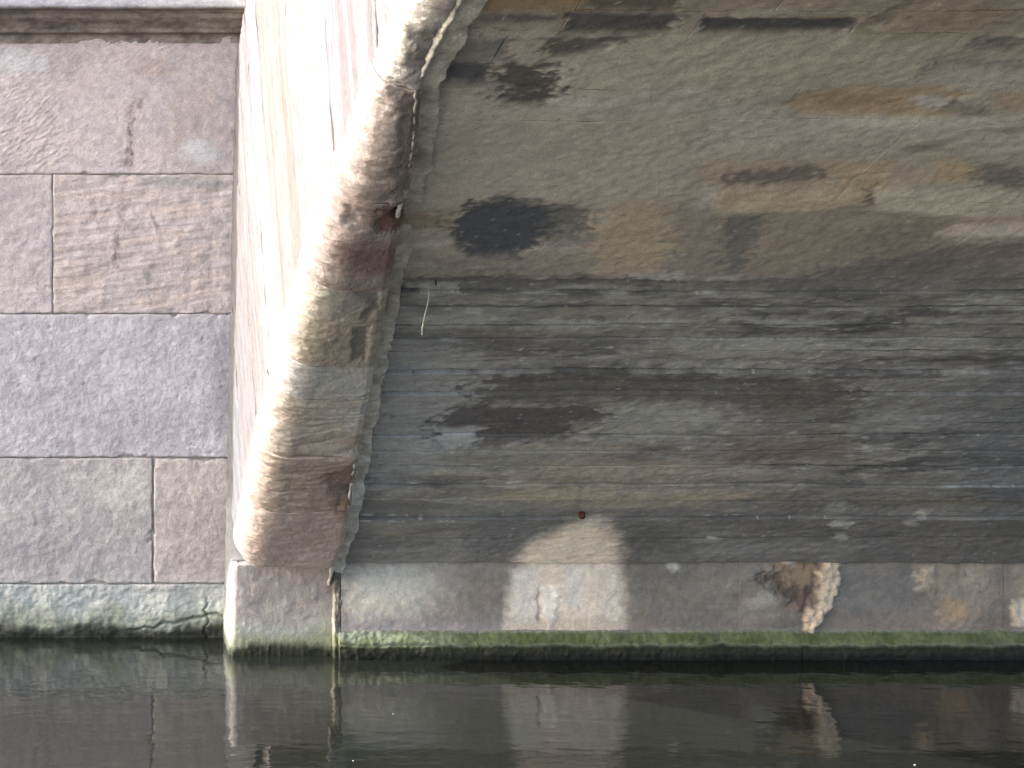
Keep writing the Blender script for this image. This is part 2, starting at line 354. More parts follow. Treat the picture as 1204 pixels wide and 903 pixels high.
# --- soffit: relief and albedo over x (along the canal) and s (arc length from the springing)
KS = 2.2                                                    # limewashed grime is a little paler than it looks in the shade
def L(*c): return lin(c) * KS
SOFF_BASE = [(660, (92, 89, 84)), (600, (94, 91, 86)), (560, (104, 101, 94)), (520, (102, 100, 95)), (440, (104, 103, 100)), (350, (104, 103, 99)), (325, (112, 106, 97)), (240, (134, 128, 114)), (150, (138, 134, 124)), (60, (136, 130, 116)), (0, (122, 112, 98)), (-60, (120, 112, 100))]
SOFF_PATCH = [  # outline in photo pixels, colour, strength, edge softness, raggedness, relief in metres
    ([(500, 125), (830, 118), (815, 236), (690, 240), (590, 232), (500, 258)], (137, 132, 119), .85, 6, 8, .003),
    ([(655, 118), (672, 70), (760, 44), (1010, 42), (1100, 62), (1080, 100), (930, 108), (815, 132), (660, 128)], (139, 134, 119), .85, 5, 8, .004),
    ([(640, 108), (830, 100), (860, 128), (700, 132), (650, 128)], (140, 138, 132), .6, 6, 10, .002),
    ([(528, 266), (545, 246), (590, 231), (650, 243), (697, 249), (690, 272), (640, 284), (612, 304), (560, 302), (536, 286)], (58, 62, 69), .95, 5, 9, -.010),
    ([(650, 245), (700, 250), (700, 285), (640, 298)], (100, 98, 92), .7, 6, 12, -.003),
    (ell(745, 282, 50, 42), (142, 125, 102), .8, 12, 14, .002), ([(800, 240), (860, 238), (860, 318), (790, 320)], (112, 106, 96), .6, 9, 10, 0),
    ([(484, 74), (575, 72), (579, 98), (486, 99)], (60, 63, 70), .92, 4, 5, -.009), ([(580, 78), (657, 74), (650, 124), (592, 122)], (66, 64, 60), .9, 4, 12, -.010),
    ([(505, 44), (602, 42), (600, 72), (505, 70)], (88, 88, 88), .8, 4, 8, -.004), ([(500, 38), (660, 36), (650, 44), (500, 46)], (138, 132, 120), .7, 3, 4, .002),
    ([(664, 15), (805, 18), (790, 39), (668, 38)], (66, 66, 68), .94, 3, 5, -.012), ([(640, 46), (765, 42), (700, 58), (660, 68), (636, 66)], (70, 69, 66), .9, 4, 7, -.008),
    ([(566, 18), (662, 19), (660, 28), (570, 26)], (72, 70, 68), .85, 3, 5, -.006), ([(823, 21), (1008, 22), (1000, 37), (823, 37)], (60, 60, 64), .94, 2.5, 4, -.012),
    ([(688, 0), (800, -2), (795, 13), (690, 12)], (70, 66, 58), .85, 3, 6, -.008), ([(520, -14), (690, -12), (686, 11), (560, 15)], (128, 100, 68), .75, 6, 8, 0),
    ([(1005, 34), (1020, 38), (1095, 0), (1085, -6)], (84, 78, 70), .75, 3, 5, -.006), ([(1030, 10), (1170, 4), (1165, 40), (1040, 42)], (122, 110, 92), .6, 8, 12, .0),
    ([(1148, 48), (1204, 46), (1204, 62), (1150, 60)], (80, 78, 76), .8, 4, 8, -.006), ([(1098, 72), (1210, 74), (1210, 84), (1100, 80)], (104, 100, 94), .7, 3, 6, -.004), ([(1100, 84), (1210, 86), (1210, 100), (1105, 100)], (142, 142, 138), .5, 5, 8, .002),
    ([(923, 124), (945, 109), (1010, 104), (1120, 106), (1135, 114), (1120, 138), (1060, 138), (940, 136)], (142, 120, 90), .85, 3, 5, -.006),
    ([(960, 115), (1060, 112), (1050, 126), (965, 128)], (104, 88, 62), .45, 3, 9, -.002), (ell(1096, 122, 26, 9), (146, 146, 144), .85, 4, 5, .003), (ell(1135, 130, 30, 9), (96, 93, 88), .75, 4, 7, -.003), ([(1172, 112), (1210, 108), (1210, 134), (1166, 130)], (136, 116, 94), .7, 4, 6, -.003),
    ([(950, 139), (1210, 138), (1210, 150), (1110, 152), (1000, 150)], (156, 152, 142), .7, 3, 5, .004), ([(840, 128), (930, 136), (960, 160), (840, 160)], (142, 140, 134), .5, 7, 10, .002),
    ([(1060, 176), (1110, 166), (1118, 174), (1075, 184)], (104, 98, 88), .7, 3, 6, -.003),
    ([(815, 190), (980, 192), (975, 222), (835, 222)], (138, 122, 104), .8, 5, 7, -.002), ([(850, 204), (970, 196), (978, 210), (900, 218), (856, 214)], (74, 74, 72), .75, 2.5, 10, -.004),
    ([(975, 192), (1050, 190), (1045, 228), (985, 228)], (146, 126, 96), .75, 5, 9, -.003), ([(1050, 196), (1110, 194), (1110, 216), (1052, 218)], (140, 124, 110), .7, 5, 8, 0), ([(1100, 188), (1148, 194), (1144, 214), (1100, 212)], (148, 127, 96), .75, 4, 6, -.002), ([(1146, 194), (1210, 196), (1210, 224), (1156, 218)], (86, 84, 80), .85, 4, 6, -.006),
    ([(838, 221), (1022, 224), (1022, 240), (940, 252), (842, 252)], (150, 136, 113), .85, 4, 5, .004), ([(1028, 222), (1210, 222), (1210, 256), (1085, 256), (1030, 246)], (152, 145, 130), .85, 4, 5, .004),
    ([(1026, 218), (1032, 220), (1024, 244), (1014, 244)], (84, 82, 76), .8, 2, 4, -.006), ([(820, 240), (836, 218), (844, 222), (832, 248)], (150, 148, 142), .7, 2, 4, .003),
    ([(858, 256), (1000, 247), (1090, 254), (1136, 258), (1128, 270), (1050, 300), (960, 312), (880, 326), (858, 306)], (116, 107, 94), .85, 3, 5, -.003), ([(853, 258), (903, 251), (892, 276), (872, 318), (854, 322)], (82, 85, 86), .8, 5, 7, -.004), (ell(1065, 290, 60, 25), (98, 91, 82), .5, 14, 14, 0),
    ([(1098, 278), (1140, 262), (1210, 260), (1210, 279)], (156, 146, 136), .9, 2.5, 4, .004), ([(1130, 256), (1210, 252), (1210, 262), (1140, 264)], (128, 112, 104), .6, 3, 6, 0),
    ([(960, 318), (1050, 302), (1210, 282), (1210, 312), (1050, 322), (960, 334)], (92, 87, 80), .8, 5, 8, -.004),
    ([(480, 330), (560, 322), (640, 330), (800, 326), (800, 334), (600, 340), (480, 344)], (64, 65, 68), .6, 4, 12, -.008), ([(735, 322), (800, 318), (800, 328), (740, 330)], (140, 140, 138), .7, 2, 8, .003),
    ([(800, 332), (960, 322), (1080, 306), (1210, 318), (1210, 340), (1000, 348), (800, 340)], (84, 84, 84), .6, 5, 12, -.004), ([(480, 338), (545, 336), (540, 346), (490, 347)], (136, 134, 128), .6, 2, 7, .002),
    ([(450, 400), (540, 404), (560, 520), (500, 560), (430, 570)], (112, 114, 112), .7, 14, 12, 0), ([(560, 440), (820, 436), (1010, 450), (1000, 475), (780, 476), (560, 472)], (66, 63, 59), .8, 8, 20, -.003), ([(520, 385), (760, 388), (740, 412), (540, 410)], (80, 79, 79), .6, 7, 18, -.001), ([(780, 400), (960, 396), (950, 420), (800, 424)], (126, 126, 122), .6, 6, 18, .001), ([(860, 470), (1080, 462), (1060, 492), (880, 500)], (78, 75, 70), .6, 7, 18, -.001),
    ([(690, 472), (800, 470), (860, 500), (720, 520)], (122, 122, 116), .55, 8, 14, .001), ([(508, 496), (540, 478), (712, 479), (712, 498), (680, 516), (600, 521), (590, 531), (510, 526)], (66, 63, 62), .92, 3, 7, -.012), ([(510, 504), (566, 505), (560, 526), (514, 526)], (134, 137, 138), .8, 4, 6, -.004), (ell(688, 505, 18, 9), (122, 118, 112), .6, 5, 8, 0),
    ([(850, 514), (1008, 513), (992, 542), (862, 546)], (90, 78, 68), .75, 6, 10, -.002), ([(1010, 470), (1130, 476), (1130, 508), (1010, 512)], (112, 114, 112), .6, 9, 14, 0), ([(1140, 440), (1260, 420), (1260, 640), (1150, 600), (1120, 540)], (84, 87, 90), .6, 22, 16, 0),
    ([(560, 588), (610, 569), (800, 575), (910, 578), (830, 594), (620, 596)], (128, 117, 96), .75, 5, 8, 0), ([(520, 520), (720, 526), (700, 560), (520, 556)], (108, 106, 98), .5, 9, 14, 0), ([(640, 540), (800, 540), (900, 560), (800, 568), (640, 564)], (124, 115, 98), .6, 7, 10, 0),
    ([(560, 600), (680, 596), (680, 622), (600, 655), (540, 650)], (76, 77, 76), .6, 10, 10, 0), ([(725, 615), (790, 612), (800, 652), (728, 655)], (72, 72, 68), .6, 8, 12, 0),
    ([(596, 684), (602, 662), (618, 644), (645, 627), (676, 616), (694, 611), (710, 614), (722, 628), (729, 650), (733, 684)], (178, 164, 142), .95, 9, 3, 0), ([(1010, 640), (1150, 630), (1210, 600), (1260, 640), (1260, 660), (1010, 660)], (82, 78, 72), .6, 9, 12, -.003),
    (ell(990, 616, 12, 5), (150, 148, 140), .7, 2, 4, .003), (ell(1070, 615, 8, 4), (150, 148, 140), .8, 2, 3, .003), (ell(1085, 605, 7, 5), (150, 148, 140), .8, 2, 3, .003), (ell(836, 632, 5, 3), (160, 158, 150), .8, 1, 2, .002), (ell(988, 632, 9, 4), (150, 148, 140), .7, 2, 4, .002),
    ([(425, 255), (530, 250), (535, 268), (480, 274)], (120, 98, 72), .6, 6, 8, -.003), ([(480, 285), (530, 282), (530, 288), (480, 292)], (150, 146, 136), .6, 2, 4, .002),
]
lines = [655, 632, 609, 588, 569, 548, 530, 513, 497, 479, 461, 447, 436, 424, 411, 398, 381, 361, 344, 330]
_mk = {}
def soff_masks(U, V):
    key = (U.shape, float(U[0, 0]), float(V[0, 0]), float(U[-1, -1]), float(V[-1, -1]))
    if _mk.get('k') != key:
        _mk['k'] = key; _mk['m'] = []
        for i, q in enumerate(SOFF_PATCH):
            m = polymask(U, V, q[0], q[3] * 1.25 + 1, q[4] * 1.15, 200 + i * 3, soff)
            if m.any(): _mk['m'].append((i, q, m))
    return _mk['m']
def soffit_colour(U, V):
    pyk = np.array([soff(600, p)[1] for p, _ in SOFF_BASE]); cs = np.array([L(*c) for _, c in SOFF_BASE])
    w = V + .05 * fbm(U * 1.6, V * 2.5, 101, 3)
    C = np.stack([np.interp(w, pyk, cs[:, i]) for i in range(3)], -1)
    s1 = soff(600, 330)[1]; bz = ss(s1 + .09, s1 - .10, V + .14 * fbm(U * 1.6, V * 4, 110, 5, .6))   # course zone
    V0 = V; st = fbm(U * 6 + .6 * fbm(U * 3, V * 6, 111, 3), V * 17, 112, 6, .66)
    C = C * (1 + (.36 * bz * (.4 + .6 * ss(.35, .6, V)) + .10 * (1 - bz)) * st)[..., None]
    C = C * (1 + .38 * bz * fbm(U * 2.0, V * 7.5, 116, 5, .6))[..., None]
    up = ss(.22, .45, V)
    big = fbm(U * 1.3 + .4 * fbm(U * 4, V * 9, 121, 3), V * 6.5, 122, 6, .68); C = mix(C, L(60, 60, 61), .72 * bz * up * ss(.05, .38, big))
    big = fbm(U * 1.9 + .4 * fbm(U * 4, V * 9, 123, 3), V * 9, 124, 6, .7); C = mix(C, L(134, 135, 132), .6 * bz * (.35 + .65 * up) * ss(.12, .5, big))
    big = fbm(U * 1.1, V * 7, 125, 6, .68); C = mix(C, L(116, 102, 80), .45 * ss(.2, .55, big))
    uz = 1 - bz
    C = mix(C, L(152, 148, 138), .42 * uz * ss(.12, .5, fbm(U * 2.6 + .3 * fbm(U * 6, V * 12, 126, 3), V * 13, 127, 6, .68)))
    C = mix(C, L(96, 92, 84), .5 * uz * ss(.18, .5, fbm(U * 1.8, V * 8, 128, 6, .66)))
    C = mix(C, L(58, 56, 52), .6 * uz * ss(.38, .62, fbm(U * 10, V * 34, 129, 5, .7)) * ss(-.05, .35, fbm(U * 2, V * 4, 130, 3)))
    bl = fbm(U * 5, V * 7, 113, 6, .62); C = C * (1 + .13 * bl)[..., None]
    wh = ss(.15, .7, fbm(U * 9, V * 28, 114, 6, .76)) * bz; C = mix(C, L(150, 150, 146), .5 * wh * ss(.3, .6, V))
    dk = ss(.1, .65, fbm(U * 9, V * 26, 115, 6, .76)) * ss(-.3, .3, fbm(U * 1.1, V * 4, 117, 3) + .1); C = mix(C, L(50, 50, 50), .55 * dk * (bz * .8 * (.4 + .6 * ss(.3, .55, V)) + .12))
    for py in lines[1:]:                                      # dirt caught in the joints between the courses
        d = np.abs(V - soff(600, py)[1] - .0015 * fbm(U * 8, U * 0 + py, 108, 4)); near = d < .03
        if near.any():
            m = ss(.011, .001, d) * ss(-.35, .3, fbm(U * 3, V * 5 + py, 109, 4, .6)); C = mix(C, L(46, 46, 45), .5 * m)
            m = ss(.007, .001, np.abs(d - .010)) * ss(.25, .6, fbm(U * 14, V * 5 + py, 107, 4, .7)); C = mix(C, L(150, 150, 146), .6 * m)
    var = 1 + .14 * fbm(U * 16, V * 24, 320, 4, .65)
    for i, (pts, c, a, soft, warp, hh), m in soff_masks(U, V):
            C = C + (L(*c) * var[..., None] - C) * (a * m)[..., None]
    sp = ss(.62, .78, fbm(U * 45, V * 60, 118, 3, .6)); C = mix(C, L(50, 48, 46), .5 * sp)
    sp = ss(.68, .82, fbm(U * 50, V * 70, 119, 3, .6)); C = mix(C, L(165, 160, 150), .45 * sp)
    g = C.mean(-1, keepdims=True); return g + (C - g) * .78
def soffit_relief(U, V):
    h = .006 * fbm(U * 1.5, V * 3, 131, 4) + .0035 * fbm(U * 9, V * 13, 132, 5, .62) + .0012 * fbm(U * 40, V * 50, 133, 3)
    s1 = soff(600, 330)[1]; bz = ss(s1 + .03, s1 - .03, V)
    h = h + .0012 * bz * fbm(U * 12, V * 30, 134, 5, .7)
    for i, (pts, c, a, soft, warp, hh), m in soff_masks(U, V):
        if hh: h = h + hh * .45 * m
    return h
def ssurf(U, V, h):
    t = T0 - V / RI; R = RI - h
    return np.stack([U, YC + R * np.sin(t), ZC + R * np.cos(t)], -1)
def ringx(s):                                                # right edge of the ring stones
    k = [soff(a, b, RR) for a, b in ((391, 700), (393, 668), (405, 640), (416, 580), (428, 500), (436, 460), (447, 400), (465, 300), (478, 245), (492, 180), (497, 128), (492, 95), (502, 60), (518, 0), (535, -60))]
    return np.maximum(np.interp(s, [q[1] for q in k], [q[0] for q in k]), .668)
def rollr(s): return .097 - .038 * ss(soff(400, 225, RR)[1], soff(400, 60, RR)[1], s)
XF = 3.55
for i in range(len(lines) - 1):
    v0, v1 = soff(600, lines[i])[1], soff(600, lines[i + 1])[1]
    if i == 0: v0 = -.012
    off = .0035 * math.sin(i * 2.4) + .002 * math.sin(i * 5.1)
    rel = lambda U, V, off=off, v0=v0, v1=v1: soffit_relief(U, V) + off + .005 * (V - v0) / (v1 - v0) * (1 if i % 2 else -.4)
    x0 = float(ringx(v0)) - .02
    slab('soffit_course', ssurf, x0, XF, v0, v1, rel, soffit_colour, M_SOFF, vault, res=(.0055, .005), gap=[.0012, .002, .0016][i % 3], r=.0022, wob=.003, seed=900 + i * 11, skirt=.04, wobf=5)
    slab('soffit_course', ssurf, XF, XE - .02, v0, v1, rel, soffit_colour, M_SOFF, vault, res=(.05, .02), gap=.0015, r=.008, wob=.002, seed=950 + i * 11, skirt=.04, wobf=5)
ups = [(330, 236, [1132, 1500]), (236, 141, [1030, 1420]), (141, 104, [926, 1700]), (104, 41, [578, 1100, 1650]), (41, 14, [664, 822, 1012, 1500]), (14, -26, [690, 930, 1260, 1700])]
for i, (pa, pb, xs) in enumerate(ups):
    v0, v1 = soff(600, pa)[1], soff(600, pb)[1]; pm = (pa + pb) / 2
    ed = [float(ringx(v0)) - .03] + [soff(x, pm)[0] for x in xs] + [XE - .02]
    for j in range(len(ed) - 1):
        fine = ed[j] < 3.2
        off = [.0, .0006, -.0004, .0005, -.0003][(i + 2 * j) % 5]
        slab('soffit_stone', ssurf, ed[j], ed[j + 1], v0, v1, lambda U, V, off=off: soffit_relief(U, V) + off, soffit_colour, M_SOFF, vault,
             res=(.0052, .006) if fine else (.05, .04), gap=.0, r=.0015, wob=.003, seed=1500 + i * 37 + j * 5, skirt=.04, wobf=4)
# the rest of the barrel, over the camera and down to the near side
s_end = 2 * T0 * RI; v = soff(600, -26)[1]; k = 0
while v < s_end - .05:
    v1 = min(v + .34, s_end); ed = [.70, 2.0 + .5 * (k % 2), 3.2 + .3 * (k % 3), XE - .02]
    for j in range(3):
        slab('soffit_stone', ssurf, ed[j], ed[j + 1], v, v1, lambda U, V: .008 * fbm(U * 3, V * 4, 140, 4), lambda U, V: np.ones(U.shape + (3,)) * L(122, 116, 104) * (1 + .2 * fbm(U * 3, V * 9, 141, 4))[..., None],
             M_SOFF, vault, res=(.06, .04), gap=.003, r=.01, wob=.003, seed=2500 + k * 9 + j, skirt=.04)
    v = v1; k += 1

# --- springer course and mossy plinth inside the arch
SPC = lambda px, py: wallp(px, py, YS)
SPR = [
    (ell(470, 690, 66, 32), (166, 163, 148), .75, 16, 10, 0), (ell(440, 712, 34, 20), (176, 166, 140), .6, 12, 8, 0), ([(400, 722), (600, 726), (600, 748), (400, 748)], (124, 116, 116), .7, 6, 6, 0), ([(400, 742), (1260, 742), (1260, 750), (400, 750)], (150, 146, 138), .5, 3, 3, 0),
    ([(500, 665), (600, 665), (600, 735), (500, 730)], (104, 97, 88), .5, 14, 10, 0),
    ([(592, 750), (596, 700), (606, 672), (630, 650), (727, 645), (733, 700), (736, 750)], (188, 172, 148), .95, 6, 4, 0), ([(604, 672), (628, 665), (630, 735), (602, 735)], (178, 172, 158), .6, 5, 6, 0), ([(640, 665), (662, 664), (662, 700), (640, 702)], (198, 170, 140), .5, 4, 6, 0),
    ([(634, 692), (657, 688), (655, 722), (647, 740), (638, 726)], (200, 194, 180), .65, 3, 4, .003), ([(664, 660), (684, 660), (684, 712), (664, 712)], (172, 168, 158), .6, 4, 5, 0), ([(600, 725), (736, 728), (736, 748), (600, 748)], (150, 132, 108), .6, 5, 8, 0), ([(632, 695), (634, 690), (636, 730), (633, 730)], (110, 96, 80), .7, 1.5, 3, -.003),
    ([(735, 655), (800, 655), (870, 745), (745, 745)], (92, 89, 80), .6, 14, 10, 0), (ell(792, 665, 5, 8), (158, 154, 140), .8, 2, 3, .004),
    ([(875, 716), (895, 690), (912, 690), (910, 712)], (140, 134, 118), .8, 4, 6, .002), ([(893, 682), (925, 662), (966, 658), (962, 700), (950, 722), (930, 706), (905, 694)], (80, 66, 52), .9, 4, 10, -.010), ([(915, 660), (962, 656), (958, 688), (925, 690)], (132, 108, 76), .85, 4, 10, .004), ([(916, 656), (940, 655), (936, 664), (918, 662)], (184, 172, 150), .8, 2, 4, .004), (ell(935, 712, 14, 8), (110, 84, 64), .7, 5, 6, -.004),
    ([(966, 656), (986, 651), (988, 680), (976, 716), (962, 726), (962, 700)], (178, 158, 128), .95, 2.5, 5, .012), ([(948, 718), (966, 714), (964, 730), (952, 744), (946, 742)], (186, 160, 126), .95, 2, 4, .014),
    ([(988, 665), (1075, 665), (1070, 742), (980, 742)], (98, 97, 92), .6, 9, 8, 0), ([(975, 722), (1210, 725), (1210, 745), (970, 745)], (112, 96, 82), .6, 6, 8, 0),
    ([(1078, 668), (1096, 664), (1094, 690), (1082, 694)], (166, 146, 116), .85, 4, 7, .004), ([(1090, 662), (1125, 662), (1160, 690), (1172, 712), (1140, 742), (1100, 730), (1100, 690)], (132, 118, 98), .7, 6, 14, .003), (ell(1122, 718, 14, 14), (156, 124, 78), .7, 5, 9, 0), (ell(1150, 675, 12, 14), (148, 134, 108), .6, 5, 8, .002), ([(1190, 705), (1215, 700), (1215, 740), (1192, 738)], (180, 166, 136), .85, 3, 6, .006), ([(1190, 668), (1215, 665), (1215, 700), (1196, 700)], (142, 124, 96), .7, 5, 8, 0)]
def spr_colour(U, V):
    C = mix(np.ones(U.shape + (3,)) * L(116, 107, 95), L(98, 92, 82), ss(-.4, .5, fbm(U * 3, V * 8, 151, 5)))
    C = C * (1 + .14 * fbm(U * 18, V * 22, 152, 5, .65))[..., None]
    C = mix(C, L(128, 104, 86), .4 * ss(.2, .7, fbm(U * 6, V * 6, 153, 4)))
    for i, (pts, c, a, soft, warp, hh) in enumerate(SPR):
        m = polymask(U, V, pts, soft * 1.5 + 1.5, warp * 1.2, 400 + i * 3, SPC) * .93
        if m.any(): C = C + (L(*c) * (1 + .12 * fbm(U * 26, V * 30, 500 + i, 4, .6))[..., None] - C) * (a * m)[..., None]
    return C
def spr_relief(U, V):
    h = .004 * fbm(U * 4, V * 5, 155, 4) + .003 * fbm(U * 18, V * 22, 156, 5, .62)
    for i, (pts, c, a, soft, warp, hh) in enumerate(SPR):
        if hh: h = h + hh * polymask(U, V, pts, soft, warp, 400 + i * 3, SPC) * (1 + .6 * fbm(U * 40, V * 40, 157, 3))
    return h
def spsurf(U, V, h): return np.stack([U, YS - h, V], -1)
_spr = spr_colour
def spr_colour(U, V): 
    C = _spr(U, V); g = C.mean(-1, keepdims=True); return (g + (C - g) * .68) * .80
zs = .338
for j, (a, b) in enumerate([(401, 868), (868, 1180), (1180, 1320)]):
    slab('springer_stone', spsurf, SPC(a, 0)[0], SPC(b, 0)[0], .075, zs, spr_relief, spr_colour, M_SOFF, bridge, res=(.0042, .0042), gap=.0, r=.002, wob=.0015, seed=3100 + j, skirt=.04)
slab('springer_stone', spsurf, SPC(1320, 0)[0], XE, .075, zs, spr_relief, spr_colour, M_SOFF, bridge, res=(.05, .02), gap=.001, r=.006, seed=3110, skirt=.04)
# plinth: v runs up the front and over the sloping mossy top
PP = [(-.40, 4.884), (.046, 4.882), (.060, 4.886), (.094, 4.902), (.10, 4.94)]
pl = [0.]
for i in range(1, len(PP)): pl.append(pl[-1] + math.hypot(PP[i][0] - PP[i - 1][0], PP[i][1] - PP[i - 1][1]))
def plsurf(U, V, h):
    z = np.interp(V, pl, [p[0] for p in PP]); y = np.interp(V, pl, [p[1] for p in PP])
    k = ss(pl[1] - .005, pl[2], V) * .75
    return np.stack([U, y - h * np.sqrt(1 - k * k), z + h * k], -1)
def plz(V): return np.interp(V, pl, [p[0] for p in PP])
def pl_colour(U, V):
    z = plz(V); n = fbm(U * 9, V * 12, 161, 4)
    C = mix(np.ones(U.shape + (3,)) * L(112, 122, 62), L(88, 100, 40), ss(-.4, .5, n))
    C = mix(C, L(104, 98, 76), .55 * ss(.0, .5, fbm(U * 4, V * 10, 169, 5, .65)))
    rt = ss(1.2, 2.2, U); C = mix(C, L(150, 162, 140), (1 - rt) * .55 * ss(-.3, .4, fbm(U * 5, V * 9, 162, 4)) * ss(1.5, .95, U))
    C = mix(C, L(150, 148, 138), .8 * ss(.084, .097, z + .006 * n)) 
    e = .052 + .010 * fbm(U * 12, U * 2, 163, 5, .65)
    C = mix(C, L(140, 142, 118), .55 * ss(.006, 0, np.abs(z - e)))
    C = mix(C, L(44, 46, 32), .95 * ss(e + .003, e - .014, z))
    C = mix(C, L(20, 21, 16), .8 * ss(.03, .005, z + .008 * fbm(U * 50, V * 10, 164, 3)))
    C = C * (1 + .25 * fbm(U * 60, V * 60, 165, 3, .7))[..., None]
    g = C.mean(-1, keepdims=True); C = (g + (C - g) * .62) * (.46 - .14 * ss(1.25, .95, U))[..., None]  # left end painted darker, shade in the albedo against the sun there
    return C
def pl_relief(U, V):
    z = plz(V)
    return .004 * fbm(U * 5, V * 7, 166, 4) + .0035 * fbm(U * 40, V * 34, 167, 4, .65) + .003 * ss(.05, .02, z) * np.abs(fbm(U * 45, V * 9, 168, 4, .6)) - .004 * ss(.006, 0, np.abs(z - .05 - .010 * fbm(U * 12, U * 2, 163, 5, .65)))
for j, (a, b) in enumerate([(401, 566), (566, 948), (948, 1112), (1112, 1320)]):
    x0, x1 = wallp(a, 0, 4.86)[0], wallp(b, 0, 4.86)[0]
    slab('plinth_stone', plsurf, x0, x1, .20, pl[-1], pl_relief, pl_colour, M_SOFF, bridge, res=(.0042, .003), gap=.0, r=.003, wob=.002, seed=3300 + j, skirt=.05, wetf=lambda U, V: ss(.04, .015, plz(V)) * .6)
slab('plinth_stone', plsurf, wallp(1320, 0, 4.86)[0], XE, .20, pl[-1], pl_relief, pl_colour, M_SOFF, bridge, res=(.05, .01), gap=.001, r=.008, seed=3310, skirt=.05)

# --- ring of voussoirs: one wedge each, facade face, rolled arris and soffit face in one skin
DEP = 1.38
def voussoir(th0, th1, fcol, scol, seed, fine=True, rough=0., ripple=0., hollow=None):
    n_t = max(4, int((th0 - th1) * RR / (.0045 if fine else .04)))
    tt = axis((th0 - th1) * RR, .0045 if fine else .04, .010) ; th = th0 - tt * (th0 - th1)
    qf = np.r_[np.linspace(DEP, .12, 46 if fine else 8), np.linspace(.11, .0, 14 if fine else 3)]
    nr = 30 if fine else 6; ns = 74 if fine else 6
    Q = np.r_[-qf[:-1], np.linspace(0, 1, nr), 1 + np.linspace(0, 1, ns)[1:]]   # <0 facade, 0..1 roll, 1..2 soffit
    QQ, TH = np.meshgrid(Q, th)
    S = RR * (T0 - TH)
    r = rollr(S); RB = RR + .097 - r
    prd = .012
    xe = ringx(S)
    ang = np.clip(QQ, 0, 1) * math.pi / 2
    fac = QQ < 0
    rad = np.where(fac, RB + r - QQ, RB + r - r * np.sin(ang))
    zc_ = ZC + rad * np.cos(TH); xf = FX(zc_)
    x = np.where(fac, xf, xf - prd + (r + prd) * (1 - np.cos(ang)))
    xs = xf + r; x = np.where(QQ > 1, xs + (xe - xs) * (QQ - 1), x)
    # normals in (x, radial)
    nx = np.where(fac, -1., -np.cos(ang)); nr_ = np.where(fac, 0., -np.sin(ang))
    nx = np.where(QQ >= 1, 0, nx); nr_ = np.where(QQ >= 1, -1., nr_)
    W = x * 1.0 + np.where(fac, rad, 0)
    h = .004 * fbm(W * 5, S * 6, seed, 4) + .0025 * fbm(W * 22, S * 26, seed + 1, 5, .65)
    h = h + np.where(fac, .003 * fbm(rad * 1.5, S * 40, seed + 2, 4), 0)
    rm = ss(-.02, .1, QQ) * ss(1.9, 1.0, QQ)
    h = h + (.0008 + .0032 * rough ** 2) * rm * fbm(W * 40, S * 44, seed + 3, 5, .7) + rough * .0035 * rm * fbm(W * 9, S * 11, seed + 4, 4)
    if ripple:
        ph = S * 30 + 2.2 * fbm(W * 3.2, S * 5, seed + 5, 3); h = h + ripple * ss(.1, .7, QQ) * (fbm(W * 2.0, ph, seed + 6, 3) - .35 * np.abs(fbm(W * 3, ph * 1.6, seed + 7, 3)))
    C = mix(np.ones(S.shape + (3,)) * lin(scol[0]), lin(scol[1]), ss(-.4, .5, fbm(W * 3, S * 13, seed + 8, 5, .6)))
    C = C * (1 + .16 * fbm(W * 12, S * 40, seed + 9, 5, .65))[..., None]
    RCV = lambda px, py: soff(px, py, RR)
    for i, (pts, c, a, soft, warp, hh) in enumerate(RING_PATCH):
        m = polymask(x, S, pts, soft, warp, 700 + i * 3, RCV) * ss(.2, .6, QQ)
        if m.any(): C = mix(C, lin(c), a * m); h = h + hh * m
    # facade: beds run along the radius, so they show as long streaks
    k = fbm(S * 24 + .3 * fbm(S * 4, rad * 2, seed + 12, 3), rad * .55, seed + 10, 5, .6)
    Cf = mix(np.ones(S.shape + (3,)) * lin(fcol[0]), lin(fcol[1]), ss(-.1, .3, k))
    Cf = mix(Cf, lin((226, 204, 172)), .8 * ss(.25, .5, fbm(S * 22, rad * .5, seed + 14, 4)))
    Cf = Cf * (1 + .10 * fbm(S * 50, rad * 9, seed + 11, 4))[..., None]
    Cf = Cf * (1 + .16 * fbm(S * 7, rad * 7, seed + 17, 5, .65))[..., None]
    Cf = Cf * (1 - .25 * ss(.25, .7, fbm(S * 60, rad * 26, seed + 16, 4, .7)))[..., None]
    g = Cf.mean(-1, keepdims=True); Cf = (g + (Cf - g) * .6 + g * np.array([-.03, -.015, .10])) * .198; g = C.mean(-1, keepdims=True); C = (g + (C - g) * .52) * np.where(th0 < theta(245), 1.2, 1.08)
    hl = ss(.75, .1, QQ)[..., None]; C = C + (np.array([.50, .475, .47]) * C.mean(-1, keepdims=True) * 2.3 - C) * .55 * hl  # near-white glare of the sunlit roll, mixed into its albedo
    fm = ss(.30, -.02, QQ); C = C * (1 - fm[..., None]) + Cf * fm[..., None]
    # rounded edges at the joints
    L_ = (th0 - th1) * RR; e = np.minimum(tt, 1 - tt)[:, None] * L_ + 0 * S
    wb = .004 * fbm(W * 14, S * 0 + seed, seed + 13, 4)
    er = .0035 * (1 + .6 * fbm(W * 11, S * 3, seed + 15, 3)); kk = np.clip(1 - (e + np.minimum(wb, 0)) / np.maximum(er, .002), 0, 1)
    h = h - er * (1 - np.sqrt(1 - np.clip(kk, 0, 1) ** 2))
    ee = (2 - QQ) * (xe - xs); h = h - .005 * ss(.02, 0, ee)
